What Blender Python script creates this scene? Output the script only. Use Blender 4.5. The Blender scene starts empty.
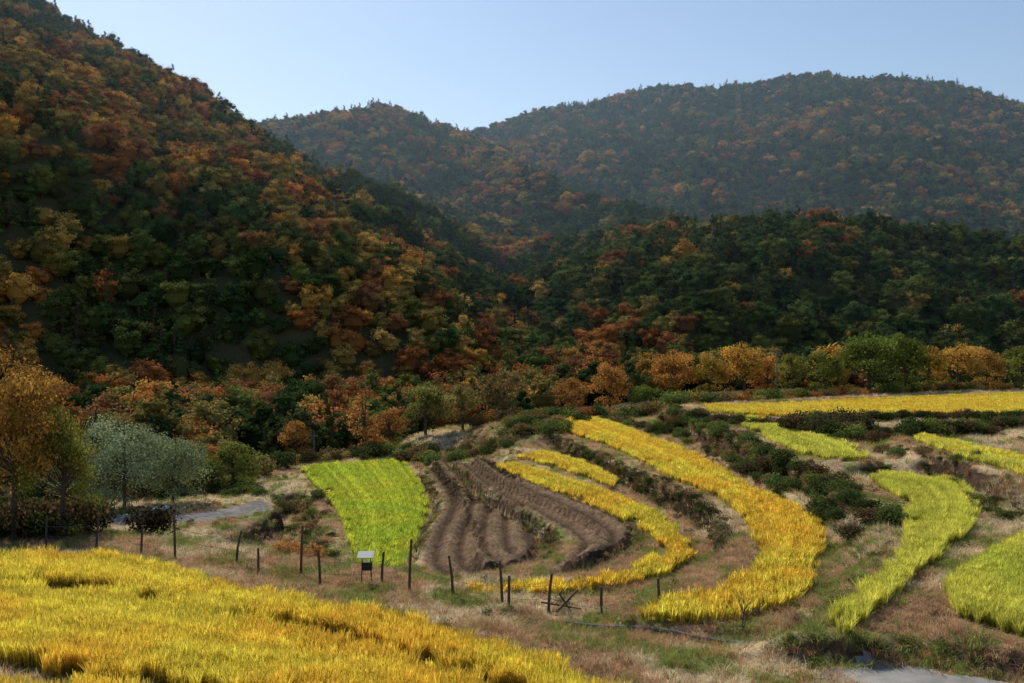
import bpy, math, numpy as np
from mathutils import Vector, Matrix
rng=np.random.default_rng(7)
S=bpy.context.scene
# ---------------------------------------------------------------- helpers
def hash2(ix,iy,s=0):
    h=(ix.astype(np.int64)*374761393+iy.astype(np.int64)*668265263+s*1442695041)&0x7fffffff
    h=((h^(h>>13))*1274126177)&0x7fffffff
    h=(h^(h>>16))&0xffff
    return h/65535.0
def vnoise(x,y,s=0):
    ix=np.floor(x);iy=np.floor(y);fx=x-ix;fy=y-iy
    fx=fx*fx*(3-2*fx);fy=fy*fy*(3-2*fy)
    a=hash2(ix,iy,s);b=hash2(ix+1,iy,s);c=hash2(ix,iy+1,s);d=hash2(ix+1,iy+1,s)
    return (a*(1-fx)+b*fx)*(1-fy)+(c*(1-fx)+d*fx)*fy
def fbm(x,y,s=0,o=4):
    r=0;a=.5;t=0
    for i in range(o):
        r=r+a*vnoise(x*2**i+17.3*i,y*2**i-9.1*i,s+i);t+=a;a*=.5
    return r/t
def smooth(pts,n=4):
    P=np.array(pts,float);out=[]
    m=len(P)
    for i in range(m-1):
        p0=P[max(i-1,0)];p1=P[i];p2=P[i+1];p3=P[min(i+2,m-1)]
        for k in range(n):
            t=k/n
            out.append(.5*((2*p1)+(-p0+p2)*t+(2*p0-5*p1+4*p2-p3)*t*t+(-p0+3*p1-3*p2+p3)*t**3))
    out.append(P[-1]);return np.array(out)
def resample(P,n):
    d=np.r_[0,np.cumsum(np.linalg.norm(np.diff(P,axis=0),axis=1))]
    t=np.linspace(0,d[-1],n)
    return np.stack([np.interp(t,d,P[:,k]) for k in range(P.shape[1])],1)
def polydist(x,y,P):
    best=np.full(x.shape,1e9);bz=np.zeros(x.shape)
    for i in range(len(P)-1):
        ax,ay=P[i][0],P[i][1];bx,by=P[i+1][0],P[i+1][1]
        dx,dy=bx-ax,by-ay;L=dx*dx+dy*dy+1e-9
        t=np.clip(((x-ax)*dx+(y-ay)*dy)/L,0,1)
        d=(x-ax-t*dx)**2+(y-ay-t*dy)**2
        m=d<best
        best=np.where(m,d,best)
        if len(P[i])>2: bz=np.where(m,P[i][2]+t*(P[i+1][2]-P[i][2]),bz)
    return np.sqrt(best),bz
def inpoly(x,y,P):
    r=np.zeros(x.shape,bool);n=len(P);j=n-1
    for i in range(n):
        xi,yi=P[i][:2];xj,yj=P[j][:2]
        if yi!=yj:
            c=((yi>y)!=(yj>y))&(x<(xj-xi)*(y-yi)/(yj-yi)+xi)
            r^=c
        j=i
    return r
def col(c): return (c[0],c[1],c[2],1)
# ---------------------------------------------------------------- terraces (metres, viewpoint at origin)
FD={
'F0a':(-7.0,.6,[(-23.7,35.3),(-19.7,34.4),(-17.4,33.9),(-15.5,34.4),(-12.7,33.3),(-9.6,30.9),(-6.6,28.4),(-4.4,27.4),(-2.4,25.9),(-.8,24.4),(.6,23.1),(1.7,21.8),(2.5,20.4),(3.1,18.5)],
  [(-21,31.3),(-17.7,30.9),(-15.7,30.6),(-13.7,30.4),(-11.5,29.4),(-8.6,27.5),(-6.4,26.5),(-4.6,25.5),(-3,24.3),(-1.7,23.1),(-.5,22),(.6,20.7),(1.5,19),(2,17.1)]),
'F0b':(-7.1,.6,[(-20.4,30.9),(-17.2,30.5),(-15.4,30.2),(-13.5,30.0),(-11.3,29.0),(-8.5,27.2),(-6.3,26.1),(-4.6,25.1),(-3.1,23.9),(-1.9,22.7),(-.7,21.6),(.2,20.3),(.9,18.7),(1.5,16.8)],
  [(-16,23.8),(-13.4,23.5),(-11.9,23.2),(-10.6,22.9),(-9,22.4),(-7.5,22),(-6.1,21.6),(-4.9,21.2),(-4,20.6),(-3,19.8),(-2.1,18.8),(-1.3,17.8),(-.5,16.6),(.1,14.8)]),
'F0c':(-7.25,.6,[(-15.4,23.1),(-13,22.8),(-11.6,22.6),(-10.3,22.3),(-8.8,21.8),(-7.4,21.4),(-5.9,20.9),(-4.8,20.4),(-3.8,19.5)],
  [(-9.7,14.5),(-8.3,14.5),(-7.4,14.5),(-6.7,14.5),(-5.8,14.5),(-5,14.5),(-4.1,14.5),(-3.4,14.5),(-2.8,14.5)]),
'D':(-10.5,.5,[(-18.3,85.7),(-13.2,70.7),(-10.5,61.6),(-8.8,54.3),(-7.1,47.6)],[(-10,91.7),(-6.8,74.7),(-5.4,64.2),(-5.3,55.7),(-4.95,47.6)]),
'C1':(-10.3,0,[(-7,80.6),(-4.3,64.4),(-4.4,54.1),(-4.1,46.7),(-2.9,42.8)],[(-5.6,83.3),(-2.4,64.4),(-.1,55.6),(1.2,50.1),(.4,44.6)]),
'C2':(-9.3,0,[(-4.4,77.6),(-1.4,62),(1.5,53),(2.9,46.3),(2,41.7),(.9,39.6)],[(-1.7,75.1),(.5,64.1),(3.9,54),(5.4,48.8),(5,44.6),(2.7,40.3)]),
'B':(-8.4,.45,[(-1,69.4),(1.7,60.5),(4.6,52.6),(6,47.1),(6.3,42.8),(5,38.9),(2.9,36.7),(.3,35.6),(-1.5,35.2)],[(.2,71.1),(3.1,64.2),(5.8,56.5),(7.6,48.4),(7.6,41.8),(6.4,38),(3.9,35.9),(1.7,34.8),(-1.1,34.5)]),
'B2':(-8.2,.45,[(.4,73.6),(3.4,66.6),(5.9,58.7)],[(2.5,77.2),(4.7,71.9),(6.4,61.7)]),
'A':(-7.4,.5,[(3.2,96.7),(5.3,83.6),(7.7,71.5),(9.1,57.6),(10.4,49.8),(10.2,43.9),(9.3,38.2),(8,33.9),(6.4,31.3),(4.4,29.5),(3.7,28.6)],[(8.9,100.7),(10.7,83.6),(12.4,69.5),(12.6,55.4),(13.2,46.7),(12.8,41.5),(10.9,35.5),(8.8,30.4),(6.7,28.3),(5,27.9),(3.9,28.2)]),
'E1':(-6.0,.45,[(17.1,74.5),(16.5,62.8),(16.4,56.5),(16.9,54.5)],[(18.5,78.4),(20.7,71.9),(20.6,60.9),(19.3,54)]),
'E2':(-6.6,.5,[(18,50.4),(17.2,44.4),(14.6,37),(12.2,31.7),(9.6,27.7),(7.5,24.6)],[(19.2,51.8),(21.7,49.4),(19.7,42.2),(16.3,36),(12.3,30.2),(8.2,24.1)]),
'F':(-6.6,.45,[(12.3,28.3),(11.3,25),(11.7,23.9),(12.1,22.9),(13,22.1)],[(12.9,29.1),(14.8,31.4),(17.9,35),(20.5,37.4),(24.5,40.4)]),
'G':(-5.5,.45,[(24,59.5),(22.7,50.7),(22.3,43.5),(21.8,38.3)],[(25.1,60.8),(25.3,55.8),(25.5,49.8),(25.9,45.6)]),
'H':(-5.3,.45,[(15.9,79.7),(20.4,76.3),(26.9,77.4),(33.6,78.5),(40.2,78.5),(54.8,76.3)],[(16.9,87.6),(23.9,89.1),(33.2,95.5),(43.2,101),(54.8,107.1),(77,114)]),
'I':(-10.6,0,[(-30,59.5),(-25,58.2),(-20.5,57.8),(-17,59.8),(-15,63)],[(-30,62.5),(-25,61.6),(-21,61.4),(-18.3,63.5),(-17,67.5)]),
}
fields={}
for k,(zt,ch,L,R) in FD.items():
    Ls=smooth(L,4);Rs=smooth(R,4)
    fields[k]=dict(z=zt-ch,ch=ch,L=Ls,R=Rs,poly=np.vstack([Ls,Rs[::-1]]))
CT=[
 [(3.8,80.2,-7.9),(6.1,69.6,-7.9),(7.9,57,-7.9),(9.4,49.8,-7.9),(9.7,45.5,-7.9),(8.7,40.8,-7.9)],
 [(3.1,81.4,-8.8),(5.8,69.4,-8.8),(7.3,56.4,-8.8),(8.7,49,-8.8),(8.9,44.7,-8.8),(8,40.3,-8.7)],
 [(12.5,80,-7.6),(13.6,68,-7.6),(13.7,55,-7.6),(14.2,47,-7.6),(13.6,41,-7.5)],
 [(14.6,78,-6.5),(14.8,66,-6.45),(14.7,55,-6.5),(15.2,47,-6.9),(14.2,40,-7.05)],
 [(15.0,79,-6.3),(20,75,-6.3),(27,76,-6.1),(40,77,-6.0)],
 [(-18.9,39.8,-8.3),(-12.8,38,-8.3),(-8.9,35.1,-8.3),(-4.5,34,-8.3),(-1.9,32.5,-8.3),(1.1,30.7,-8.3),(3,30.3,-8.3)],
 [(1.4,29.3,-8.3),(4.1,27.9,-8.2),(5.8,26.7,-8.1),(7.4,25.6,-7.9)],
 [(6.6,23.6,-7.75),(9.6,23,-7.6),(11.1,22.2,-7.6),(14,20.5,-7.6)],[(4,20,-7.7),(8,18,-7.6),(14,15,-7.4)],
 [(7.9,24.6,-7.3),(9.7,25.6,-7.2),(10.6,25.6,-7.2)],
 [(-34,66,-11.8),(-25,80,-12),(-22,100,-12.5)],[(-16.2,72,-12),(-12,56,-11.8),(-10,48,-11)],
 [(-45,45,-10),(-30,42,-9)],[(-26,34,-7.9),(-30,28,-7.6)],
 [(-60,120,-14),(-12,118,-13)],[(-2,108,-9.2),(12,108,-8)],[(20,105,-6.5),(45,128,-6.2),(85,135,-6.2)],
 [(36,62,-5.5),(42,40,-5.5),(32,20,-6.3)],
 [(-20,8,-5),(0,7.5,-5),(20,8,-5)],[(-20,0,-1.8),(0,-.5,-1.8),(20,0,-1.8)],[(-40,-30,-2),(40,-30,-2)],
]
FUR=1.15
def near_h(x,y):
    sw=np.zeros(x.shape);sz=np.zeros(x.shape)
    wx=x+.5*(fbm(x/2,y/2,95,2)-.5);wy=y+.5*(fbm(x/2,y/2,96,2)-.5)
    for k,f in fields.items():
        P=np.vstack([f['poly'],f['poly'][:1]])
        d,_=polydist(wx,wy,P)
        ins=inpoly(x,y,f['poly'])
        d=np.where(ins,0,d);zz=f['z']
        if k in('C1','C2'):
            dl,_=polydist(x,y,f['L']);dr,_=polydist(x,y,f['R']);fr=dl/(dl+dr+1e-6)
            zz=f['z']+np.where(ins,np.where(fr>.5,.5,0)+.13*np.cos(dl*2*np.pi/FUR),0)
        w=1/(d**4.6+1e-4);sw+=w;sz+=w*zz
    for c in CT:
        d,z=polydist(wx,wy,np.array(c))
        w=.6/(d**4.6+1e-3);sw+=w;sz+=w*z
    return sz/sw
RG=[ # ridge crest lines: x, y, z ; flank slope
 (.55,[(-420,300,200),(-320,420,195),(-246,480,149),(-214,520,131),(-158,580,110),(-67,565,78),(3,500,56)]),
 (.52,[(-214,520,128),(-150,440,86),(-113,400,66),(-70,340,40),(-34,290,10)]),
 (.52,[(-260,440,134),(-172,300,58),(-117,245,32),(-90,205,8)]),
 (.52,[(-67,565,76),(-63,520,72),(-20,450,50),(10,400,32),(18,320,8)]),
 (.52,[(4,470,42),(30,360,32),(43,330,36),(74,300,33),(112,290,33),(143,280,27),(200,270,24),(300,260,30)]),
 (.55,[(-161,760,165),(-125,760,170),(-100,760,177),(-56,780,164),(-10,800,146)]),
 (.52,[(-56,780,162),(-15,680,122),(25,560,84),(58,490,60),(100,430,42)]),
 (.52,[(-120,750,164),(-95,650,104),(-50,560,64)]),
 (.50,[(-60,960,190),(-40,950,192),(48,1000,230),(80,1000,233),(110,1000,243),(168,1000,252),(235,990,246),(302,980,257),(330,970,249),(365,965,245),(425,950,232),(476,930,188),(574,900,160),(750,880,150)]),
 (.48,[(168,1000,248),(150,820,150),(130,650,70)]),
 (.48,[(302,980,250),(330,800,150),(310,650,80)]),
 (.48,[(48,1000,224),(50,820,136),(60,700,76)]),
]
def mount_h(x,y):
    n1=fbm(x/130,y/130,11,4)-.5;n2=fbm(x/45,y/45,23,3)-.5
    n1=np.minimum(n1-.10,0)
    Zs=[]
    wx=x+30*(fbm(x/70,y/70,31,3)-.5);wy=y+30*(fbm(x/70,y/70,37,3)-.5)
    for k,P in RG:
        P=np.array(P,float);ln=np.linalg.norm(np.diff(P,axis=0)[:,:2],axis=1).sum();Q=resample(P,max(int(ln/14),3))
        best=np.full(x.shape,-1e9);
        for px,py,pz in Q:
            d=np.sqrt((wx-px)**2+(wy-py)**2+225)-15
            best=np.maximum(best,pz-k*d)
        c,_=polydist(x,y,P)
        Zs.append(best+np.clip(c/60,0,1)*(n1*80+n2*12)+n2*9)
    Zs=np.array(Zs);mx=Zs.max(0)
    return mx+2*np.log(np.exp((Zs-mx)/2).sum(0))
def total_h(x,y):
    n=near_h(x,y)
    t=np.clip((y-130)/70,0,1);t=t*t*(3-2*t);n=n*(1-t)-14*t
    m=np.full(x.shape,-200.);k=y>40;m[k]=mount_h(x[k],y[k])
    m=m-np.maximum(0,200-y)*.5
    m=m-25*np.clip((118-y)/30,0,1)
    mx=np.maximum(n,m);return mx+1.5*np.log(np.exp((n-mx)/1.5)+np.exp((m-mx)/1.5))
def grow(a,end,st,r):
    out=[];v=a;s=st
    while v<end: v+=s;out.append(v);s=min(s*r,10 if v<1200 else 300)
    return out
xs=np.array([-v for v in grow(30,3000,.4,1.07)][::-1]+list(np.arange(-30,32.01,.22))+grow(32,3000,.35,1.06))
ys=np.array([-v for v in grow(-17,300,.5,1.15)][::-1]+list(np.arange(17,100,.23))+grow(100,3500,.35,1.06))
X,Y=np.meshgrid(xs,ys)
Z=total_h(X.ravel(),Y.ravel()).reshape(X.shape)
nearmask=(Y<120)&(Y>12)
Z=Z+np.where(nearmask,(fbm(X/.9,Y/.9,5,3)-.5)*.16,0)
def ground(x,y):
    i=np.clip(np.searchsorted(xs,x)-1,0,len(xs)-2);j=np.clip(np.searchsorted(ys,y)-1,0,len(ys)-2)
    tx=(x-xs[i])/(xs[i+1]-xs[i]);ty=(y-ys[j])/(ys[j+1]-ys[j])
    return (Z[j,i]*(1-tx)+Z[j,i+1]*tx)*(1-ty)+(Z[j+1,i]*(1-tx)+Z[j+1,i+1]*tx)*ty
GY,GX=np.gradient(Z,ys,xs);SL=np.sqrt(GX**2+GY**2)
def slope(x,y):
    i=np.clip(np.searchsorted(xs,x)-1,0,len(xs)-2);j=np.clip(np.searchsorted(ys,y)-1,0,len(ys)-2)
    return SL[j,i]
# ---------------------------------------------------------------- ground colours
n1=fbm(X/6,Y/6,41,4);n2=fbm(X/1.5,Y/1.5,43,3)
C=np.zeros(X.shape+(3,))
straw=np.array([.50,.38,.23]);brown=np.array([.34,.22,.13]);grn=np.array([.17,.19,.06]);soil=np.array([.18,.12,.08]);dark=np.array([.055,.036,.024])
def mix(a,b,t): return a*(1-t[...,None])+b*t[...,None]
C[:]=straw
C=mix(C,brown,np.clip((n1-.45)*5,0,1));C=mix(C,grn,np.clip((n2-.55)*5,0,.8))
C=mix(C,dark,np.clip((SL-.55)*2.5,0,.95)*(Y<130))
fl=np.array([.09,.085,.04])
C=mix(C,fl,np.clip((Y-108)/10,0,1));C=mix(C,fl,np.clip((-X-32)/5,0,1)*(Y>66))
for k,f in fields.items():
    m=inpoly(X,Y,f['poly'])
    if f['ch']==0:
        dl,_=polydist(X[m],Y[m],f['L']);st=.5+.5*np.cos(dl*2*np.pi/FUR)  # furrow shade put into soil colour: troughs darker, ridges lighter
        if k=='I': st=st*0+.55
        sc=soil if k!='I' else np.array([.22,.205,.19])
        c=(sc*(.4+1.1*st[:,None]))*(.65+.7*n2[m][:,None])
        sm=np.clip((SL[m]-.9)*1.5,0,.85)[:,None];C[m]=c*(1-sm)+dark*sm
    else: C[m]=np.array([.20,.16,.06])*(.7+.6*n2[m][:,None])
def make_mesh(name,V,Fc,mats,smooth_=False):
    me=bpy.data.meshes.new(name)
    V=np.asarray(V,np.float32);Fc=np.asarray(Fc,np.int32)
    me.vertices.add(len(V));me.vertices.foreach_set('co',V.ravel())
    k=Fc.shape[1];me.loops.add(Fc.size);me.loops.foreach_set('vertex_index',Fc.ravel())
    me.polygons.add(len(Fc));me.polygons.foreach_set('loop_start',np.arange(len(Fc),dtype=np.int32)*k)
    me.polygons.foreach_set('use_smooth',np.full(len(Fc),smooth_))
    me.update(calc_edges=True)
    for m in mats: me.materials.append(m)
    return me
def link(me,name,loc=(0,0,0)):
    o=bpy.data.objects.new(name,me);o.location=loc;S.collection.objects.link(o);return o
# ---------------------------------------------------------------- materials
def newmat(name):
    m=bpy.data.materials.new(name);m.use_nodes=True;nt=m.node_tree;nt.nodes.clear()
    o=nt.nodes.new('ShaderNodeOutputMaterial');return m,nt,o
def N(nt,t,**kw):
    n=nt.nodes.new(t)
    for k,v in kw.items(): setattr(n,k,v)
    return n
def math_(nt,op,a,b=None,clamp=False):
    n=N(nt,'ShaderNodeMath',operation=op,use_clamp=clamp)
    for i,v in enumerate((a,b)):
        if v is None: continue
        if isinstance(v,(int,float)): n.inputs[i].default_value=v
        else: nt.links.new(v,n.inputs[i])
    return n.outputs[0]
def vscale(nt,c,s):
    n=N(nt,'ShaderNodeVectorMath',operation='SCALE');nt.links.new(c,n.inputs[0])
    if isinstance(s,(int,float)): n.inputs[3].default_value=s
    else: nt.links.new(s,n.inputs[3])
    return n.outputs[0]
def foliage_mat(name,mode,trans=.35,lo=.5,hi=1.25,grad=False,base=(.1,.14,.03)):
    m,nt,out=newmat(name)
    if mode=='inst': a=N(nt,'ShaderNodeAttribute',attribute_type='INSTANCER',attribute_name='tint');c=a.outputs['Color']
    else: a=N(nt,'ShaderNodeObjectInfo');c=a.outputs['Color']
    v=N(nt,'ShaderNodeAttribute',attribute_type='GEOMETRY',attribute_name='var')
    s=N(nt,'ShaderNodeMapRange');s.inputs['To Min'].default_value=lo;s.inputs['To Max'].default_value=hi
    nt.links.new(v.outputs['Fac'],s.inputs['Value'])
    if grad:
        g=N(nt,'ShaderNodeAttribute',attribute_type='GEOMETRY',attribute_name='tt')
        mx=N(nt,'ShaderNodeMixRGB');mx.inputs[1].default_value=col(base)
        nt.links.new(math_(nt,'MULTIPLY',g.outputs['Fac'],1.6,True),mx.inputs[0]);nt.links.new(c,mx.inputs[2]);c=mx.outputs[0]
    c=vscale(nt,c,s.outputs[0])
    d=N(nt,'ShaderNodeBsdfDiffuse');nt.links.new(c,d.inputs[0])
    t=N(nt,'ShaderNodeBsdfTranslucent');x=N(nt,'ShaderNodeMixShader');x.inputs[0].default_value=trans
    nt.links.new(c,t.inputs[0]);nt.links.new(d.outputs[0],x.inputs[1]);nt.links.new(t.outputs[0],x.inputs[2]);nt.links.new(x.outputs[0],out.inputs[0])
    return m
def solid_mat(name,c,rough=.8,scale=8,amt=.35,bump=.2,metal=0):
    m,nt,out=newmat(name)
    b=N(nt,'ShaderNodeBsdfPrincipled');b.inputs['Roughness'].default_value=rough;b.inputs['Metallic'].default_value=metal;b.inputs['Specular IOR Level'].default_value=.2
    tc=N(nt,'ShaderNodeTexCoord');n=N(nt,'ShaderNodeTexNoise');n.inputs['Scale'].default_value=scale;n.inputs['Detail'].default_value=6
    nt.links.new(tc.outputs['Object'],n.inputs['Vector'])
    mx=N(nt,'ShaderNodeMixRGB');mx.inputs[1].default_value=col([v*(1-amt) for v in c]);mx.inputs[2].default_value=col([min(v*(1+amt),1) for v in c])
    nt.links.new(n.outputs['Fac'],mx.inputs[0]);nt.links.new(mx.outputs[0],b.inputs['Base Color'])
    bp=N(nt,'ShaderNodeBump');bp.inputs['Strength'].default_value=bump;nt.links.new(n.outputs['Fac'],bp.inputs['Height']);nt.links.new(bp.outputs[0],b.inputs['Normal'])
    nt.links.new(b.outputs[0],out.inputs[0]);return m
leafI=foliage_mat('forest_leaf','inst',.2,.65,1.7)
leafO=foliage_mat('tree_leaf','obj',.4,.5,1.45)
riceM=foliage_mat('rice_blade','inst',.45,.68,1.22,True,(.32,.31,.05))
grassM=foliage_mat('dry_grass_blade','inst',.42,.65,1.3)
bark=solid_mat('bark',(.09,.065,.045));wood=solid_mat('weathered_wood',(.10,.07,.05))
m,nt,out=newmat('ground_soil')
a=N(nt,'ShaderNodeAttribute',attribute_name='gcol');tc=N(nt,'ShaderNodeTexCoord')
nz=N(nt,'ShaderNodeTexNoise');nz.inputs['Scale'].default_value=3.5;nz.inputs['Detail'].default_value=10;nz.inputs['Roughness'].default_value=.7
nt.links.new(tc.outputs['Object'],nz.inputs['Vector'])
mr=N(nt,'ShaderNodeMapRange');mr.inputs['From Min'].default_value=.3;mr.inputs['From Max'].default_value=.7;mr.inputs['To Min'].default_value=.45;mr.inputs['To Max'].default_value=1.45
nt.links.new(nz.outputs['Fac'],mr.inputs['Value'])
d=N(nt,'ShaderNodeBsdfDiffuse');nt.links.new(vscale(nt,a.outputs['Color'],mr.outputs[0]),d.inputs[0])
bp=N(nt,'ShaderNodeBump');bp.inputs['Strength'].default_value=.7;bp.inputs['Distance'].default_value=.15;nt.links.new(nz.outputs['Fac'],bp.inputs['Height']);nt.links.new(bp.outputs[0],d.inputs['Normal'])
nt.links.new(d.outputs[0],out.inputs[0]);groundM=m
# ground mesh
ny,nx=X.shape;idx=np.arange(nx*ny).reshape(ny,nx)
q=np.stack([idx[:-1,:-1],idx[:-1,1:],idx[1:,1:],idx[1:,:-1]],-1).reshape(-1,4)
gm=make_mesh('ground',np.stack([X,Y,Z],-1).reshape(-1,3),q,[groundM],True)
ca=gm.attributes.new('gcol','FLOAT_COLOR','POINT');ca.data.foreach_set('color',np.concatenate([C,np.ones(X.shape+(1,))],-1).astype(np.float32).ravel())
link(gm,'ground')
# ---------------------------------------------------------------- plant library
def libcol(name): return bpy.data.collections.new(name)
def setattr_face(me,name,v):
    a=me.attributes.new(name,'FLOAT','FACE');a.data.foreach_set('value',np.asarray(v,np.float32))
def rdir(n,r):
    v=r.normal(size=(n,3));return v/np.linalg.norm(v,axis=1)[:,None]
def quads(P,Nn,size,r,asp=.7):
    n=len(P);t=np.cross(Nn,rdir(n,r));t/=np.linalg.norm(t,axis=1)[:,None]+1e-9;b=np.cross(Nn,t)
    s=(size*r.uniform(.6,1.3,n))[:,None]
    V=np.stack([P-t*s*.5,P-b*s*.5*asp,P+t*s*.5,P+b*s*.5*asp],1).reshape(-1,3)
    return V,np.arange(n*4).reshape(n,4)
def tube(p0,p1,r0,r1,k=6):
    p0=np.array(p0,float);p1=np.array(p1,float);d=p1-p0;d/=np.linalg.norm(d)+1e-9
    u=np.cross(d,[.3,.9,.1]);u/=np.linalg.norm(u);w=np.cross(d,u);a=np.arange(k)*2*np.pi/k
    c=np.cos(a)[:,None]*u+np.sin(a)[:,None]*w
    V=np.vstack([p0+c*r0,p1+c*r1]);F=[[i,(i+1)%k,k+(i+1)%k,k+i] for i in range(k)];return V,np.array(F)
def blob(c,rad,r):
    V=[];F=[];k=6
    for j,(zz,rr) in enumerate(((-.8,.35),(-.3,.9),(.35,.85),(.8,.3))):
        for i in range(k):
            a=i*2*np.pi/k;q=rad*r.uniform(.8,1.15);V.append([c[0]+rr*q*math.cos(a),c[1]+rr*q*math.sin(a),c[2]+zz*rad*.8])
    for j in range(3):
        for i in range(k): F.append([j*k+i,j*k+(i+1)%k,(j+1)*k+(i+1)%k,(j+1)*k+i])
    F+= [[18,19,20,21],[18,21,22,23]]
    return np.array(V),np.array(F)
def tree_mesh(name,seed,H,R,nc,nl,ls,leafmat,shape='round',trunkr=.12,low=.25,crad=.36,core=0):
    r=np.random.default_rng(seed);VV=[];FF=[];MM=[];VA=[];off=0
    def add(V,F,mi,va):
        nonlocal off
        VV.append(V);FF.append(F+off);MM.append(np.full(len(F),mi));VA.append(va);off+=len(V)
    zc=H*(low+1)/2;hz=H*(1-low)/2
    cs=[]
    for i in range(nc):
        if shape=='cone':
            t=(i+.5)/nc;rr=R*(1-t)**.85*r.uniform(.5,1);a=r.uniform(0,6.28)
            c=np.array([rr*math.cos(a),rr*math.sin(a),H*(low+(1-low)*t*.95)]);cr=R*crad*(1.15-t*.8)
        else:
            dd=rdir(1,r)[0];dd[2]=abs(dd[2])*1.0 if r.random()<.66 else dd[2]
            f=r.uniform(.4,.88);c=np.array([dd[0]*R*f,dd[1]*R*f,zc-hz*.15+dd[2]*hz*f]);cr=R*crad*r.uniform(.55,1.3)
        cs.append((c,cr))
    lean=r.normal(size=2)*.04*H
    tp=[np.array([0,0,-.4]),np.array([lean[0]*.4,lean[1]*.4,H*.3]),np.array([lean[0],lean[1],H*.62]),np.array([lean[0]*1.3,lean[1]*1.3,H*.86])]
    rs=[trunkr*1.3,trunkr,trunkr*.6,trunkr*.2]
    for i in range(3):
        V,F=tube(tp[i],tp[i+1],rs[i],rs[i+1]);add(V,F,1,np.full(len(F),.5))
    for c,cr in cs:
        t=min(max((c[2]-.15*H)/H*.8,.15),.8)
        s=tp[1]+(tp[2]-tp[1])*np.clip((t-.2)*1.6,0,1)
        V,F=tube(s,c,trunkr*.35,trunkr*.1,4);add(V,F,1,np.full(len(F),.5))
        n=int(nl*(cr/(R*crad))**2);dd=rdir(n,r)
        dd[:,2]=np.where(r.random(n)<.5,np.abs(dd[:,2]),dd[:,2])
        rad=cr*r.uniform(.6 if core else .4,1.2,n)
        P=c+dd*rad[:,None]*np.array([1,1,.78])
        nn=dd+rdir(n,r)*.7;nn/=np.linalg.norm(nn,axis=1)[:,None]
        V,F=quads(P,nn,ls,r);cv=r.uniform(.15,.85)
        add(V,F,0,np.clip(cv+r.normal(0,.2,n),0,1))
        if core: V,F=blob(c,cr*core,r);add(V,F,0,np.full(len(F),max(cv-.3,0)))  # core colour darkened to stand for shade inside the clump
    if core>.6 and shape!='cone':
        V,F=blob((0,0,H*.42),R*.62,r);V[:,2]=(V[:,2]-H*.42)*1.35+H*.42;add(V,F,0,np.full(len(F),0))  # crown centre darkest, inner shade put into its leaf colour
    me=make_mesh(name,np.vstack(VV),np.vstack(FF),[leafmat,bark])
    me.polygons.foreach_set('material_index',np.concatenate(MM).astype(np.int32));setattr_face(me,'var',np.concatenate(VA));return me
def lib_obj(c,me): 
    o=bpy.data.objects.new(me.name,me);c.objects.link(o);return o
cf=libcol('forest_trees')
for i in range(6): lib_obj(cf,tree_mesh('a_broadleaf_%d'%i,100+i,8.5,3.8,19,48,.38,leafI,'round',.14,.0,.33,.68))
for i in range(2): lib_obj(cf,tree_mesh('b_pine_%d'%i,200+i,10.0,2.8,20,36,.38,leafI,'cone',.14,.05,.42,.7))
def blades(name,seed,n,h,w,spread,lean,mat,segs=2,head=0):
    r=np.random.default_rng(seed);V=[];F=[];va=[];tt=[];o=0
    for i in range(n):
        a=r.uniform(0,6.28);ro=spread*math.sqrt(r.random());a2=a+r.normal(0,.6)
        b=np.array([ro*math.cos(a),ro*math.sin(a),0]);hh=h*r.uniform(.65,1.1);L=lean*r.uniform(.3,1.3)*h
        dv=np.array([math.cos(a2),math.sin(a2),0]);sd=np.array([-math.sin(a2+r.normal(0,.8)),math.cos(a2),0]);v0=r.uniform(0,1)
        for s in range(segs+1):
            t=s/segs;z=hh*(t-.22*lean*2*t**3)
            ww=w*(1-.8*t) if not head else w*(.7+.5*math.sin(t*3))
            c=b+dv*L*t*t+np.array([0,0,z]);V+= [c-sd*ww/2,c+sd*ww/2]
        for s in range(segs):
            F.append([o+2*s,o+2*s+1,o+2*s+3,o+2*s+2]);va.append(v0);tt.append((s+.7)/segs)
        o+=2*(segs+1)
    me=make_mesh(name,V,F,[mat]);setattr_face(me,'var',va);setattr_face(me,'tt',tt);return me
crn=libcol('rice_near')
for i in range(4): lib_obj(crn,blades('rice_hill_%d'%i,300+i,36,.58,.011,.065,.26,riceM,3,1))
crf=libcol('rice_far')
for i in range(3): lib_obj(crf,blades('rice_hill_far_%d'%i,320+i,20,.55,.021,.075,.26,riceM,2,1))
cg=libcol('grass')
for i in range(4): lib_obj(cg,blades('dry_grass_%d'%i,340+i,32,.32,.015,.24,.8,grassM,2))
cw=libcol('weeds')
def shrub_mesh(name,seed,R,H,n,ls,mat):
    r=np.random.default_rng(seed);VV=[];FF=[];VA=[];off=0
    for k in range(7):
        a=r.uniform(0,6.28);c=np.array([math.cos(a)*R*.5*r.random(),math.sin(a)*R*.5*r.random(),H*r.uniform(.25,.65)]);cr=R*r.uniform(.35,.6)
        m_=n//7;dd=rdir(m_,r);P=c+dd*(cr*r.uniform(.5,1.15,m_))[:,None]*np.array([1,1,H/R*.6]);P[:,2]=np.maximum(P[:,2],-.1)
        nn=dd+rdir(m_,r)*.8;nn/=np.linalg.norm(nn,axis=1)[:,None];V,F=quads(P,nn,ls,r);VV.append(V);FF.append(F+off);off+=len(V);VA.append(np.clip(r.uniform(.2,.8)+r.normal(0,.2,m_),0,1))
    me=make_mesh(name,np.vstack(VV),np.vstack(FF),[mat]);setattr_face(me,'var',np.concatenate(VA));return me
for i in range(4): lib_obj(cw,shrub_mesh('weed_%d'%i,360+i,.5,.5,330,.07,grassM))
cs_=libcol('shrubs')
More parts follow.
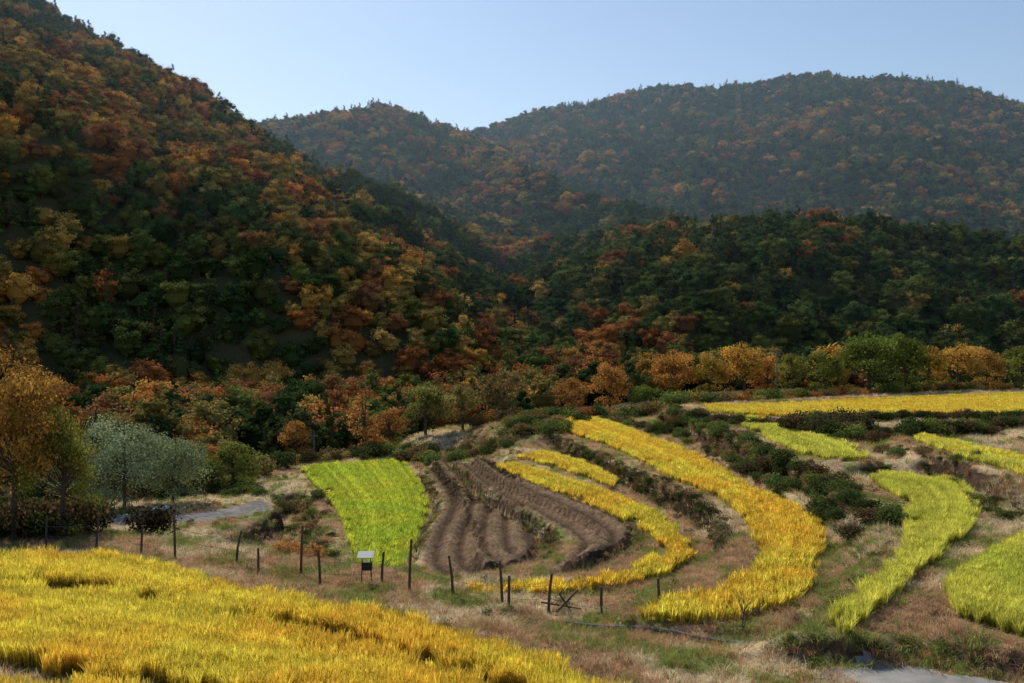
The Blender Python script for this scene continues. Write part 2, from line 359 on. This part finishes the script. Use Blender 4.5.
for i in range(4): lib_obj(cs_,shrub_mesh('bush_%d'%i,380+i,1,1.1,1200,.11,grassM))
# ---------------------------------------------------------------- scatter by geometry nodes
def scatter(name,P,scl,tint,coll,ncoll,rotz=None,tilt=.08):
    P=np.asarray(P,np.float32);n=len(P)
    me=bpy.data.meshes.new(name+'_points');me.vertices.add(n);me.vertices.foreach_set('co',P.ravel())
    rot=np.zeros((n,3),np.float32);rot[:,:2]=rng.normal(0,tilt,(n,2));rot[:,2]=rng.uniform(0,6.28,n) if rotz is None else rotz
    a=me.attributes.new('rot','FLOAT_VECTOR','POINT');a.data.foreach_set('vector',rot.ravel())
    a=me.attributes.new('scl','FLOAT_VECTOR','POINT');s=np.asarray(scl,np.float32)
    if s.ndim==1: s=np.stack([s,s,s],1)
    a.data.foreach_set('vector',np.ascontiguousarray(s,dtype=np.float32).ravel())
    a=me.attributes.new('tint','FLOAT_COLOR','POINT');a.data.foreach_set('color',np.concatenate([np.clip(tint,0,1),np.ones((n,1))],1).astype(np.float32).ravel())
    a=me.attributes.new('idx','INT','POINT')
    ii=ncoll if isinstance(ncoll,np.ndarray) else rng.integers(0,ncoll,n)
    a.data.foreach_set('value',ii.astype(np.int32))
    o=link(me,name)
    ng=bpy.data.node_groups.new(name+'_gn','GeometryNodeTree')
    ng.interface.new_socket('Geometry',in_out='INPUT',socket_type='NodeSocketGeometry');ng.interface.new_socket('Geometry',in_out='OUTPUT',socket_type='NodeSocketGeometry')
    gi=ng.nodes.new('NodeGroupInput');go=ng.nodes.new('NodeGroupOutput');ip=ng.nodes.new('GeometryNodeInstanceOnPoints')
    ci=ng.nodes.new('GeometryNodeCollectionInfo');ci.inputs['Collection'].default_value=coll;ci.inputs['Separate Children'].default_value=True;ci.inputs['Reset Children'].default_value=True
    def na(nm,t):
        x=ng.nodes.new('GeometryNodeInputNamedAttribute');x.data_type=t;x.inputs['Name'].default_value=nm;return x.outputs['Attribute']
    L=ng.links.new
    L(gi.outputs[0],ip.inputs['Points']);L(ci.outputs[0],ip.inputs['Instance']);ip.inputs['Pick Instance'].default_value=True
    L(na('idx','INT'),ip.inputs['Instance Index']);L(na('rot','FLOAT_VECTOR'),ip.inputs['Rotation']);L(na('scl','FLOAT_VECTOR'),ip.inputs['Scale'])
    L(ip.outputs[0],go.inputs[0])
    md=o.modifiers.new('scatter','NODES');md.node_group=ng;return o
# ---- rice rows
def rice(name,key,tint,tint2,near=False,row=.27,step=.22):
    f=fields[key];n=60;L=resample(f['L'],n);R=resample(f['R'],n)
    mid=(L+R)/2;ln=np.linalg.norm(np.diff(mid,axis=0),axis=1).sum();w=np.linalg.norm(L-R,axis=1)
    K=max(int(w.max()/row),2);M=int(ln*1.1/step)
    t=np.linspace(0,n-1,M);pts=[];rowid=[]
    for k in range(K+1):
        s=(k+.3)/(K+.6);lx=np.stack([np.interp(t,np.arange(n),(L*(1-s)+R*s)[:,c]) for c in range(2)],1)
        wl=np.interp(t,np.arange(n),w)
        keep=rng.random(M)<np.clip(wl/K/row*1.15,.0,1)
        q_=lx[keep];pts.append(q_);rowid.append(np.full(len(q_),k))
    P=np.vstack(pts);rid=np.concatenate(rowid);P+=rng.normal(0,.022,P.shape)
    x,y=P[:,0],P[:,1];rr=np.random.default_rng(5).random(K+1)[rid]
    nn=fbm(x/2.5,y/2.5,51,3);n3=fbm(x/.7,y/.7,53,2);n4=fbm(x/1.3,y/1.3,57,3)
    edge=np.minimum(rid,K-rid)*row
    keep=~((n3<.25)&(rng.random(len(x))<.5))&~((n4>.54)&(edge<.6))&~((rid%7==3)&(rng.random(len(x))<.7))
    x,y,rr,nn,n3=x[keep],y[keep],rr[keep],nn[keep],n3[keep]
    tt=np.clip((nn-.35)*3+rr*.35-.15,0,1)[:,None]
    T=np.array(tint)*(1-tt)+np.array(tint2)*tt;T=T*rng.uniform(.7,1.15,(len(x),1))*(.8+.35*rr[:,None])
    h=(f['ch']/.55)*(.82+.28*n3+.12*rr)*rng.uniform(.92,1.06,len(x));wd=rng.uniform(.9,1.2,len(x))
    z=ground(x,y)-.02
    return scatter(name,np.stack([x,y,z],1),np.stack([wd,wd,h],1),T,crn if near else crf,4 if near else 3,tilt=.05)
gold=(.95,.65,.08);gold2=(.90,.76,.10);lime=(.56,.68,.075);lime2=(.80,.76,.13)
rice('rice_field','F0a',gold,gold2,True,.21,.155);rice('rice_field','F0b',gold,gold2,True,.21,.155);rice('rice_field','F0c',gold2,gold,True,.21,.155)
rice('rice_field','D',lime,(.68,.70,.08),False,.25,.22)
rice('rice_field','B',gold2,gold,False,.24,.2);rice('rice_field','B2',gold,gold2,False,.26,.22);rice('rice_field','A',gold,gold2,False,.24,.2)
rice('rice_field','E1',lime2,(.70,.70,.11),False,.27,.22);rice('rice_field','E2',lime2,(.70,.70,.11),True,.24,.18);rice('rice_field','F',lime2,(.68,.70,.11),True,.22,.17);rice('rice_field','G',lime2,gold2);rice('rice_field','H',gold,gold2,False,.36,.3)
# stubble in fallow fields
for k in ('C1','C2'):
    f=fields[k]
    x=rng.uniform(f['poly'][:,0].min(),f['poly'][:,0].max(),30000);y=rng.uniform(f['poly'][:,1].min(),f['poly'][:,1].max(),30000)
    kk=inpoly(x,y,f['poly']);x,y=x[kk],y[kk];dl,_=polydist(x,y,f['L'])
    kk=rng.random(len(x))<(.5+.5*np.cos(dl*2*np.pi/FUR))**3*.8;x,y=x[kk][:3000],y[kk][:3000]
    T=np.array([.42,.31,.19])*rng.uniform(.5,1.3,(len(x),1));gg=rng.random(len(x))<.12;T[gg]=[.18,.21,.06]
    s=rng.uniform(.25,.55,len(x))
    scatter('fallow_field_stubble',np.stack([x,y,ground(x,y)-.03],1),s,T,cg,4,tilt=.3)
# ---- grasses
def infield(x,y):
    r=np.zeros(x.shape,bool)
    for f in fields.values(): r|=inpoly(x,y,f['poly'])
    return r
road=np.array([(6.9,22.9),(7.7,23.5),(8.8,23.6),(9.8,23.1),(11.0,22.3),(13.2,20.6),(16,18.4),(15,17),(11.5,19.3),(9.5,20.4),(7.9,21.2)])
roadin=road*.88+road.mean(0)*.12
def cand(n,x0,x1,y0,y1,wedge=.62):
    x=rng.uniform(x0,x1,n);y=rng.uniform(y0,y1,n);k=np.abs(x)<wedge*y+6;return x[k],y[k]
x1,y1=cand(66000,-32,32,16,46);x2,y2=cand(56000,-62,62,46,118)
x=np.r_[x1,x2];y=np.r_[y1,y2];k=~infield(x,y)&~inpoly(x,y,roadin);x,y=x[k],y[k]
n1=fbm(x/6,y/6,41,4);n2=fbm(x/1.5,y/1.5,43,3);rnd=rng.random(len(x))
T=np.where((n1>.5)[:,None],[.60,.40,.23],[.78,.65,.42])
T=np.where(((n2>.55)|(rnd<.14))[:,None],[.30,.34,.09],T);T=np.where((rng.random(len(x))<.12)[:,None],[.60,.30,.16],T)
T=T*rng.uniform(.6,1.2,(len(x),1))
s=rng.uniform(.4,1.1,len(x))*np.where(y>46,1.25,1.)
scatter('dry_grass',np.stack([x,y,ground(x,y)-.03],1),s,T,cg,4,tilt=.2)
# weeds on banks
x,y=cand(80000,-50,50,18,118);k=~infield(x,y)&~inpoly(x,y,road);x,y=x[k],y[k];sl=slope(x,y)
n1=fbm(x/4,y/4,61,3);k=(rng.random(len(x))<np.clip((sl-.45)*.7,0,.4)+np.clip((n1-.56)*.9,0,.22)+.012);x,y,sl=x[k],y[k],sl[k]
T=np.array([[.10,.13,.035],[.16,.19,.045],[.38,.29,.13],[.44,.23,.12],[.34,.25,.13],[.13,.15,.04]])[rng.integers(0,6,len(x))]*rng.uniform(.6,1.3,(len(x),1))
scatter('bank_weeds',np.stack([x,y,ground(x,y)-.08],1),rng.uniform(.25,.85,len(x)),T,cw,4,tilt=.3)
# overgrown earth walls between the terraces; wall-face shade put into dark weed tints
def wall(line,n,w,smin,smax,cols):
    P=resample(smooth(line,4),n)+rng.normal(0,w,(n,2));sc=rng.uniform(smin,smax,n)
    T=np.array(cols)[rng.integers(0,len(cols),n)]*rng.uniform(.6,1.2,(n,1))
    scatter('terrace_wall_growth',np.stack([P[:,0],P[:,1],ground(P[:,0],P[:,1])-.12],1),sc,T,cw,4,tilt=.3)
ew=[[.10,.07,.045],[.14,.10,.06],[.07,.05,.03],[.09,.10,.035],[.20,.15,.08]]  # dark earth and weed tones, deepened to carry the walls' shade
wall([(-6.2,81),(-3.4,66),(-1.2,58.5),(.7,53.6),(2.0,49),(2.0,45.5),(1.1,42.5)],210,.14,.35,.7,ew)
wall([(-2.9,78),(-.4,67),(1.1,62.2),(4.1,53.5),(5.6,48),(5.7,44),(4.2,40)],230,.14,.4,.75,ew)
wall([(-6.9,78),(-5,66),(-4.8,58),(-4.7,50)],130,.12,.35,.7,ew)
wall([(-6.5,82),(-3.3,65),(-2.2,55),(-1.3,48),(-1.2,44)],110,.12,.25,.45,ew)
wall([(-3.1,76),(-.5,63),(2.7,53.4),(4.1,47.5),(3.5,43.2),(1.8,40)],110,.12,.25,.45,ew)
wall([(3.4,81),(5.95,69.5),(7.6,56.7),(9.05,49.4),(9.3,45),(8.4,40.5)],320,.2,.45,1.0,ew+[[.10,.13,.035]])
wall([(1.2,76.5),(3.4,69),(5.6,62),(6.6,57.5)],70,.15,.25,.45,ew)
wall([(17.5,49),(16.6,44.4),(14.0,37.4),(11.7,32.3),(9.2,28.3),(7.4,25.6)],170,.2,.3,.6,ew+[[.30,.18,.10],[.34,.26,.14]])
wall([(11.9,28.6),(10.9,25.2),(11.1,23.7)],50,.15,.3,.6,ew+[[.30,.18,.10],[.34,.26,.14]])
wall([(13.4,29.6),(15.2,32),(18.2,35.6),(21,38.2)],90,.25,.3,.6,[[.40,.22,.12],[.34,.26,.14],[.2,.14,.07]])
# hedges
def hedge(name,line,n,w,smin,smax,cols,hs=1.):
    P=resample(smooth(line,4),n)+rng.normal(0,w,(n,2));sc=rng.uniform(smin,smax,n)
    T=np.array(cols)[rng.integers(0,len(cols),n)]*rng.uniform(.7,1.25,(n,1))
    return scatter(name,np.stack([P[:,0],P[:,1],ground(P[:,0],P[:,1])-.1],1),np.stack([sc,sc,sc*hs],1),T,cs_,4,tilt=.15)
dk=[[.06,.08,.025],[.08,.10,.03],[.10,.085,.04],[.13,.085,.04]]
gr=[[.12,.16,.045],[.18,.22,.05],[.09,.12,.035],[.22,.17,.07]]
hedge('hedge',[(9,98),(11.8,92),(14.0,80),(14.2,66),(14.2,54),(14.7,46),(13.9,39)],180,.55,.35,1.1,gr+dk+gr,.85)
hedge('hedge',[(12,86),(13.5,82),(15,78.5),(20,75.3),(26,76),(34,77),(46,77)],120,.3,.5,1.0,dk,.95)
hedge('hedge',[(20.5,68),(22.5,64),(25,63),(30,64),(36,66)],70,.6,.5,1.3,dk+gr,1.)
hedge('hedge',[(19.5,71),(22,68),(23.5,66)],22,.7,.8,1.7,dk,1.1)
hedge('hedge',[(21.3,58),(21.8,54),(22,50),(20.8,46),(19.3,39)],50,.4,.3,.75,gr+dk,.8)
hedge('hedge',[(4.5,79),(7,63),(8.4,54),(9.1,47)],40,.3,.25,.6,dk+gr,.8)
hedge('hedge',[(-14,72),(-12.5,61),(-10.5,53),(-8.8,46)],60,.7,.35,.8,gr+[[.40,.28,.13]],.8)
hedge('hedge',[(-23,80),(-19.5,74),(-15.5,69)],50,1.0,.5,1.3,gr+dk,.9)
hedge('hedge',[(-34,66),(-30,72),(-26,82),(-20,92),(-14,97)],150,2.4,.8,2.0,gr+dk+[[.3,.24,.08]],1.0)
hedge('hedge',[(-12,96),(-5,90),(0,86),(3,98)],90,1.8,.7,1.5,dk+gr+[[.3,.22,.08]],.9)
hedge('hedge',[(-31,45),(-26,44),(-21.5,43),(-18.3,43)],80,1.0,.7,1.7,dk+[[.05,.04,.02]],1.1)  # bushes; darkest tint stands for the deep shadow at the left edge
hedge('hedge',[(-9.5,41),(-7.5,39.5)],9,.4,.5,.9,[[.55,.27,.08],[.42,.25,.08]],1.1)
hedge('hedge',[(-2,101),(6,104),(14,104),(26,104),(40,112),(58,122)],170,1.6,.8,1.8,gr+[[.4,.24,.06],[.34,.14,.05],[.3,.24,.06]],.9)
# ---------------------------------------------------------------- forest
pts=[]
yy=62.
while yy<1090:
    sp=3.7 if yy<360 else (4.6 if yy<650 else 5.6)
    xx=np.arange(-(.56*yy+28),.56*yy+28,sp);pts.append(np.stack([xx+rng.normal(0,sp*.27,len(xx)),np.full(len(xx),yy)+rng.normal(0,sp*.27,len(xx))],1));yy+=sp
P=np.vstack(pts);x,y=P[:,0],P[:,1]
edge=np.interp(x,[-60,-40,-26,-10,2,20,60,90],[66,76,94,110,118,132,150,155])
k=(y>edge+8*(fbm(x/9,y/9,71,2)-.5));x,y=x[k],y[k];n=len(x);z=ground(x,y)
a1=fbm(x/70,y/70,81,3);a2=fbm(x/22,y/22,83,3)
left=np.clip((60-x)/120,0,1)*np.clip((900-y)/300,0,1)
pr=np.clip(.12+.20*left+ (a1-.5)*2.0+(a2-.5)*1.6+rng.normal(0,.22,n),0.07,.85)
pr=np.where((x>60)&(y<330),pr*.4,pr)
aut=rng.random(n)<pr
G=np.array([[.05,.085,.03],[.065,.105,.03],[.095,.13,.035],[.15,.165,.04],[.08,.09,.03]])
A=np.array([[.48,.20,.055],[.38,.15,.05],[.54,.30,.065],[.32,.15,.065],[.44,.29,.075],[.30,.23,.065]])
T=np.where(aut[:,None],A[rng.integers(0,6,n)],G[rng.integers(0,5,n)])*rng.uniform(.65,1.25,(n,1))
ii=np.where((~aut)&(rng.random(n)<.32),rng.integers(6,8,n),rng.integers(0,6,n))
s=rng.uniform(.55,1.1,n)*np.where(y>650,1.2,np.where(y>360,1.04,.9))
s3=np.stack([s*rng.uniform(.95,1.25,n),s*rng.uniform(.95,1.25,n),s*rng.uniform(.8,1.15,n)],1)
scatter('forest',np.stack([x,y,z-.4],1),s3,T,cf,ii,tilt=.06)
print('forest',n)
# ---------------------------------------------------------------- individual trees
TM={}
def tm(kind):
    if kind not in TM:
        if kind=='r1': TM[kind]=tree_mesh('tree_crown_a',501,6,2.6,28,170,.19,leafO,'round',.13,.0,.31,.3)
        if kind=='r2': TM[kind]=tree_mesh('tree_crown_b',502,6,2.9,30,170,.19,leafO,'round',.14,-.03,.29,.3)
        if kind=='r3': TM[kind]=tree_mesh('tree_crown_c',503,6,2.3,24,170,.17,leafO,'round',.12,.03,.32,.3)
        if kind=='c1': TM[kind]=tree_mesh('tree_crown_d',504,6,1.9,26,130,.18,leafO,'cone',.1,.05,.4,.3)
        if kind=='n1': TM[kind]=tree_mesh('tree_crown_e',505,8,2.9,60,300,.13,leafO,'round',.14,-.03,.25)
        if kind=='w1': TM[kind]=tree_mesh('tree_crown_f',506,5.4,2.6,50,240,.11,leafO,'round',.08,-.15,.26)
    return TM[kind]
def tree(name,x,y,H,kind,c,w=1):
    me=tm(kind);h0={'n1':8,'w1':5.4}.get(kind,6);o=link(me,name,(x,y,float(ground(np.array([x]),np.array([y]))[0])-.1))
    s=H/h0;o.scale=(s*w,s*w,s);o.rotation_euler=(0,0,rng.uniform(0,6.28));o.color=col([min(v*1.45,.8) for v in c]);return o
tree('autumn_tree',-20.7,41.5,9.3,'n1',(.30,.17,.04),.7)
tree('broadleaf_tree',-19.0,42.0,6.6,'n1',(.17,.17,.035),.75)
tree('broadleaf_tree',-23.3,42.5,7.0,'n1',(.20,.16,.035),.8)
tree('willow_tree',-24.8,64,6.8,'w1',(.20,.24,.13),.95);tree('willow_tree',-22.4,66,5.6,'w1',(.17,.20,.10),1);tree('willow_tree',-28,65,6,'w1',(.15,.18,.09),1)
tree('broadleaf_tree',-25,76,5.4,'r2',(.10,.12,.03),1.1);tree('broadleaf_tree',-22,79,4.6,'r1',(.15,.16,.035),1.1);tree('broadleaf_tree',-29,78,6.4,'r3',(.12,.12,.035),1.2);tree('broadleaf_tree',-33,70,6,'r1',(.08,.10,.03),1.1)
tree('autumn_tree',-21.8,100,5.8,'r3',(.36,.19,.05),.9);tree('autumn_tree',-14.8,99,7.2,'c1',(.36,.17,.045),1.15)
tree('autumn_tree',-12.8,103,5,'r1',(.30,.16,.05),.9)
tree('broadleaf_tree',-9,104,6.5,'r2',(.15,.15,.04),.9);tree('broadleaf_tree',-5,102,6,'r3',(.20,.17,.05),1);tree('broadleaf_tree',-1,108,7,'r1',(.18,.13,.05),1)
for a in [(6.5,110,5.8,'r3',(.30,.15,.045),1),(11,112,6.5,'r1',(.34,.17,.045),.95),(14.5,108,4,'r2',(.11,.14,.03),1),(18,112,7.2,'r2',(.36,.18,.045),.9),(22,111,6,'r1',(.30,.20,.04),.9),
  (26,112,7.3,'r2',(.40,.23,.045),.9),(31,110,6.4,'r3',(.17,.16,.035),1),(35,112,6.2,'r1',(.14,.15,.03),.95),(40,112,8.4,'r2',(.11,.14,.028),1),(44.5,113,7.8,'r1',(.10,.12,.025),.9),(48.5,117,7,'r3',(.32,.20,.04),1),
  (53,119,6.8,'r2',(.38,.22,.05),.95),(57.5,121,6.2,'r1',(.34,.20,.05),.9),(62,122,7,'r3',(.14,.15,.03),1),(29,114,5.5,'r1',(.38,.20,.05),.9)]:
    tree('autumn_tree' if a[4][0]>.2 else 'broadleaf_tree',*a)
# ---------------------------------------------------------------- built things
def join(parts,name,mats,parent=None):
    VV=[];FF=[];MM=[];o=0
    for V,F,mi in parts: VV.append(V);FF.append(np.asarray(F)+o);MM+= [mi]*len(F);o+=len(V)
    me=make_mesh(name,np.vstack(VV),np.vstack(FF),mats);me.polygons.foreach_set('material_index',np.array(MM,np.int32))
    ob=link(me,name)
    if parent: ob.parent=parent
    return ob
def box(c,s,rot=None):
    s=np.array(s)/2;V=np.array([[a,b,d] for a in(-1,1) for b in(-1,1) for d in(-1,1)])*s
    if rot is not None: V=V@np.array(rot).T
    V=V+np.array(c);F=[[0,1,3,2],[4,6,7,5],[0,4,5,1],[2,3,7,6],[0,2,6,4],[1,5,7,3]];return V,np.array(F)
def gz(x,y): return float(ground(np.array([x]),np.array([y]))[0])
fence=bpy.data.objects.new('wire_fence',None);S.collection.objects.link(fence)
posts=[(-18.6,39.9,1.3),(-16.4,39.4,1.5),(-14.4,38.8,1.2),(-12.8,38,1.7),(-10.4,37.6,1.2),(-8.9,35.1,1.1),(-7.5,35.5,1.8),(-6.4,33.4,1.3),(-4.5,34.4,1.1),(-3.4,33,1.8),(-1.9,32.5,1.3),(-.3,31.5,1.4),(-.1,31.2,1.0),(1.1,30.7,1.2),(2.7,30.3,.9),(4.4,29.9,.8)]
tops=[]
for i,(px,py,h) in enumerate(posts):
    z=gz(px,py);lx,ly=rng.normal(0,.07,2);p0=(px,py,z-.3);p1=(px+lx*h,py+ly*h,z+h);V,F=tube(p0,((px+lx*h*.4),(py+ly*h*.5),z+h*.5),.05,.045,7);V2,F2=tube(((px+lx*h*.4),(py+ly*h*.5),z+h*.5),p1,.045,.04,7)
    tops.append((px+lx*h*.7,py+ly*h*.7,z+h*.7))
    V3,F3=tube(p1,(p1[0],p1[1],p1[2]+.015),.04,.001,7)
    join([(V,F,0),(V2,F2,0),(V3,F3,0)],'post_%d'%i,[wood],fence)
wp=[]
wire=solid_mat('wire_steel',(.2,.19,.18),.5,metal=.6)
for i in range(len(tops)-1):
    for dz in(0,-.4):
        a=np.array(tops[i])+[0,0,dz];b=np.array(tops[i+1])+[0,0,dz];m_=(a+b)/2-[0,0,.05]
        for p,q_ in((a,m_),(m_,b)): V,F=tube(p,q_,.006,.006,4);wp.append((V,F,0))
join(wp,'wires',[wire],fence)
bz=gz(1.6,30.5);join([(*tube((1.2,30.5,bz-.1),(2.0,30.4,bz+.75),.04,.03),0),(*tube((1.9,30.6,bz-.1),(1.45,30.5,bz+.6),.035,.03),0),(*tube((.9,30.7,bz+.3),(2.1,30.5,bz+.15),.03,.025),0)],'broken_post',[wood])
ex,ey=-5.0,34.2;ez=gz(ex,ey);white=solid_mat('white_painted_metal',(.55,.56,.5),.5,20,.1,.05);blk=solid_mat('black_plastic',(.03,.03,.03),.5)
e=bpy.data.objects.new('electric_fence_energizer',None);S.collection.objects.link(e)
ca_,sa_=math.cos(.5),math.sin(.5);Rx=[[1,0,0],[0,ca_,-sa_],[0,sa_,ca_]]
join([(*box((ex,ey,ez+1.0),(.55,.35,.035),Rx),0)],'solar_panel',[white],e)
join([(*box((ex+.05,ey,ez+.62),(.32,.2,.28)),0)],'control_box',[blk],e)
join([(*tube((ex-.15,ey,ez-.2),(ex-.12,ey,ez+.98),.022,.022),0),(*tube((ex+.2,ey,ez-.2),(ex+.16,ey,ez+.98),.022,.022),0)],'legs',[wood],e)
conc=solid_mat('pole_concrete',(.16,.15,.14),.8)
for (px,py,h) in((28.6,108,5.6),(-19.4,98,3.6)):
    z=gz(px,py);join([(*tube((px,py,z-.5),(px,py,z+h),.09,.06,8),0),(*box((px,py-.12,z+h-.4),(.8,.07,.07)),0),(*tube((px-.33,py-.12,z+h-.36),(px-.33,py-.12,z+h-.22),.03,.03),0),(*tube((px+.33,py-.12,z+h-.36),(px+.33,py-.12,z+h-.22),.03,.03),0)],'utility_pole',[conc])
pp=resample(np.array([(1.6,29.3),(4.1,27.9),(5.9,26.6),(7.3,25.4)]),24);pz=ground(pp[:,0],pp[:,1]);pz=np.convolve(np.r_[[pz[0]]*3,pz,[pz[-1]]*3],np.ones(7)/7,'valid')
join([(*tube((pp[i][0],pp[i][1],pz[i]+.07),(pp[i+1][0],pp[i+1][1],pz[i+1]+.07),.06,.06,8),0) for i in range(23)],'drain_pipe',[solid_mat('grey_pvc',(.15,.145,.14),.9)])
gx_,gy_=np.meshgrid(np.arange(6,16.5,.1),np.arange(16.5,24.3,.1))
km=inpoly(gx_+.35*(fbm(gx_,gy_,91,3)-.5),gy_+.5*(fbm(gx_*1.3,gy_*1.3,92,3)-.5),smooth(np.vstack([road,road[:1]]),3));V=np.stack([gx_,gy_,ground(gx_.ravel(),gy_.ravel()).reshape(gx_.shape)+.04],-1).reshape(-1,3)
I=np.arange(gx_.size).reshape(gx_.shape);Q=np.stack([I[:-1,:-1],I[:-1,1:],I[1:,1:],I[1:,:-1]],-1)[km[:-1,:-1]&km[1:,1:]]
link(make_mesh('farm_road',V,Q,[solid_mat('road_concrete',(.24,.23,.21),.95,1.5,.6,.5)],True),'farm_road')
tz=gz(-21.9,62.5);gx2,gy2=np.meshgrid(np.linspace(-.55,.55,9),np.linspace(-.4,.4,7));hz=.3*(1-(gx2/.58)**4)*(1-(gy2/.44)**4)+.04*np.sin(gx2*9)
I=np.arange(63).reshape(7,9);link(make_mesh('white_tarp',np.stack([gx2-21.9,gy2+62.5,hz+tz],-1).reshape(-1,3),np.stack([I[:-1,:-1],I[:-1,1:],I[1:,1:],I[1:,:-1]],-1).reshape(-1,4),[white],True),'white_tarp')
def bare(name,x,y,h,seed):
    r=np.random.default_rng(seed);z=gz(x,y);parts=[]
    def br(p,d,L,rad,dep):
        q_=p+d*L;V,F=tube(p,q_,rad,rad*.6,5);parts.append((V,F,0))
        if dep:
            for _ in range(3):
                dd=d+r.normal(0,.45,3);dd/=np.linalg.norm(dd);br(p+d*L*r.uniform(.5,1),dd,L*.68,rad*.6,dep-1)
    for _ in range(3):
        d=np.array([r.normal(0,.35),r.normal(0,.35),1]);d/=np.linalg.norm(d);br(np.array([x,y,z-.1]),d,h*.4,.02,3)
    join(parts,name,[wood])
bare('bare_shrub',6.3,27.4,1.5,1);bare('bare_shrub',9.2,48,1.3,2);bare('bare_shrub',8.6,49.5,1.1,3)
# ---------------------------------------------------------------- haze
m,nt,out=newmat('haze_air');v=N(nt,'ShaderNodeVolumeScatter');v.inputs['Color'].default_value=(.56,.79,1,1);v.inputs['Density'].default_value=.00019;v.inputs['Anisotropy'].default_value=.4;nt.links.new(v.outputs[0],out.inputs['Volume'])
V,F=box((0,1450,140),(5000,2500,400));link(make_mesh('haze',V,F,[m]),'haze')
# ---------------------------------------------------------------- light, sky, camera
az,el=math.radians(-28),math.radians(41)
sv=Vector((math.sin(az)*math.cos(el),math.cos(az)*math.cos(el),math.sin(el)))
sl_=bpy.data.lights.new('sun','SUN');sl_.energy=5;sl_.angle=math.radians(.5);sl_.color=(1,.94,.84)
so=bpy.data.objects.new('sun',sl_);so.rotation_euler=sv.to_track_quat('Z','Y').to_euler();S.collection.objects.link(so)
w=bpy.data.worlds.new('World');S.world=w;w.use_nodes=True;nt=w.node_tree;bg=nt.nodes['Background']
sk=nt.nodes.new('ShaderNodeTexSky');sk.sky_type='NISHITA';sk.sun_disc=False;sk.sun_elevation=el;sk.sun_rotation=az;sk.air_density=1;sk.dust_density=.4;sk.ozone_density=2
nt.links.new(sk.outputs[0],bg.inputs[0]);bg.inputs[1].default_value=.12
cam=bpy.data.cameras.new('camera');cam.lens=35.16;cam.sensor_width=36;cam.clip_end=6000;co=bpy.data.objects.new('camera',cam);co.rotation_euler=(math.pi/2,0,0);S.collection.objects.link(co);S.camera=co
S.view_settings.view_transform='Standard';S.view_settings.look='None';S.view_settings.exposure=0
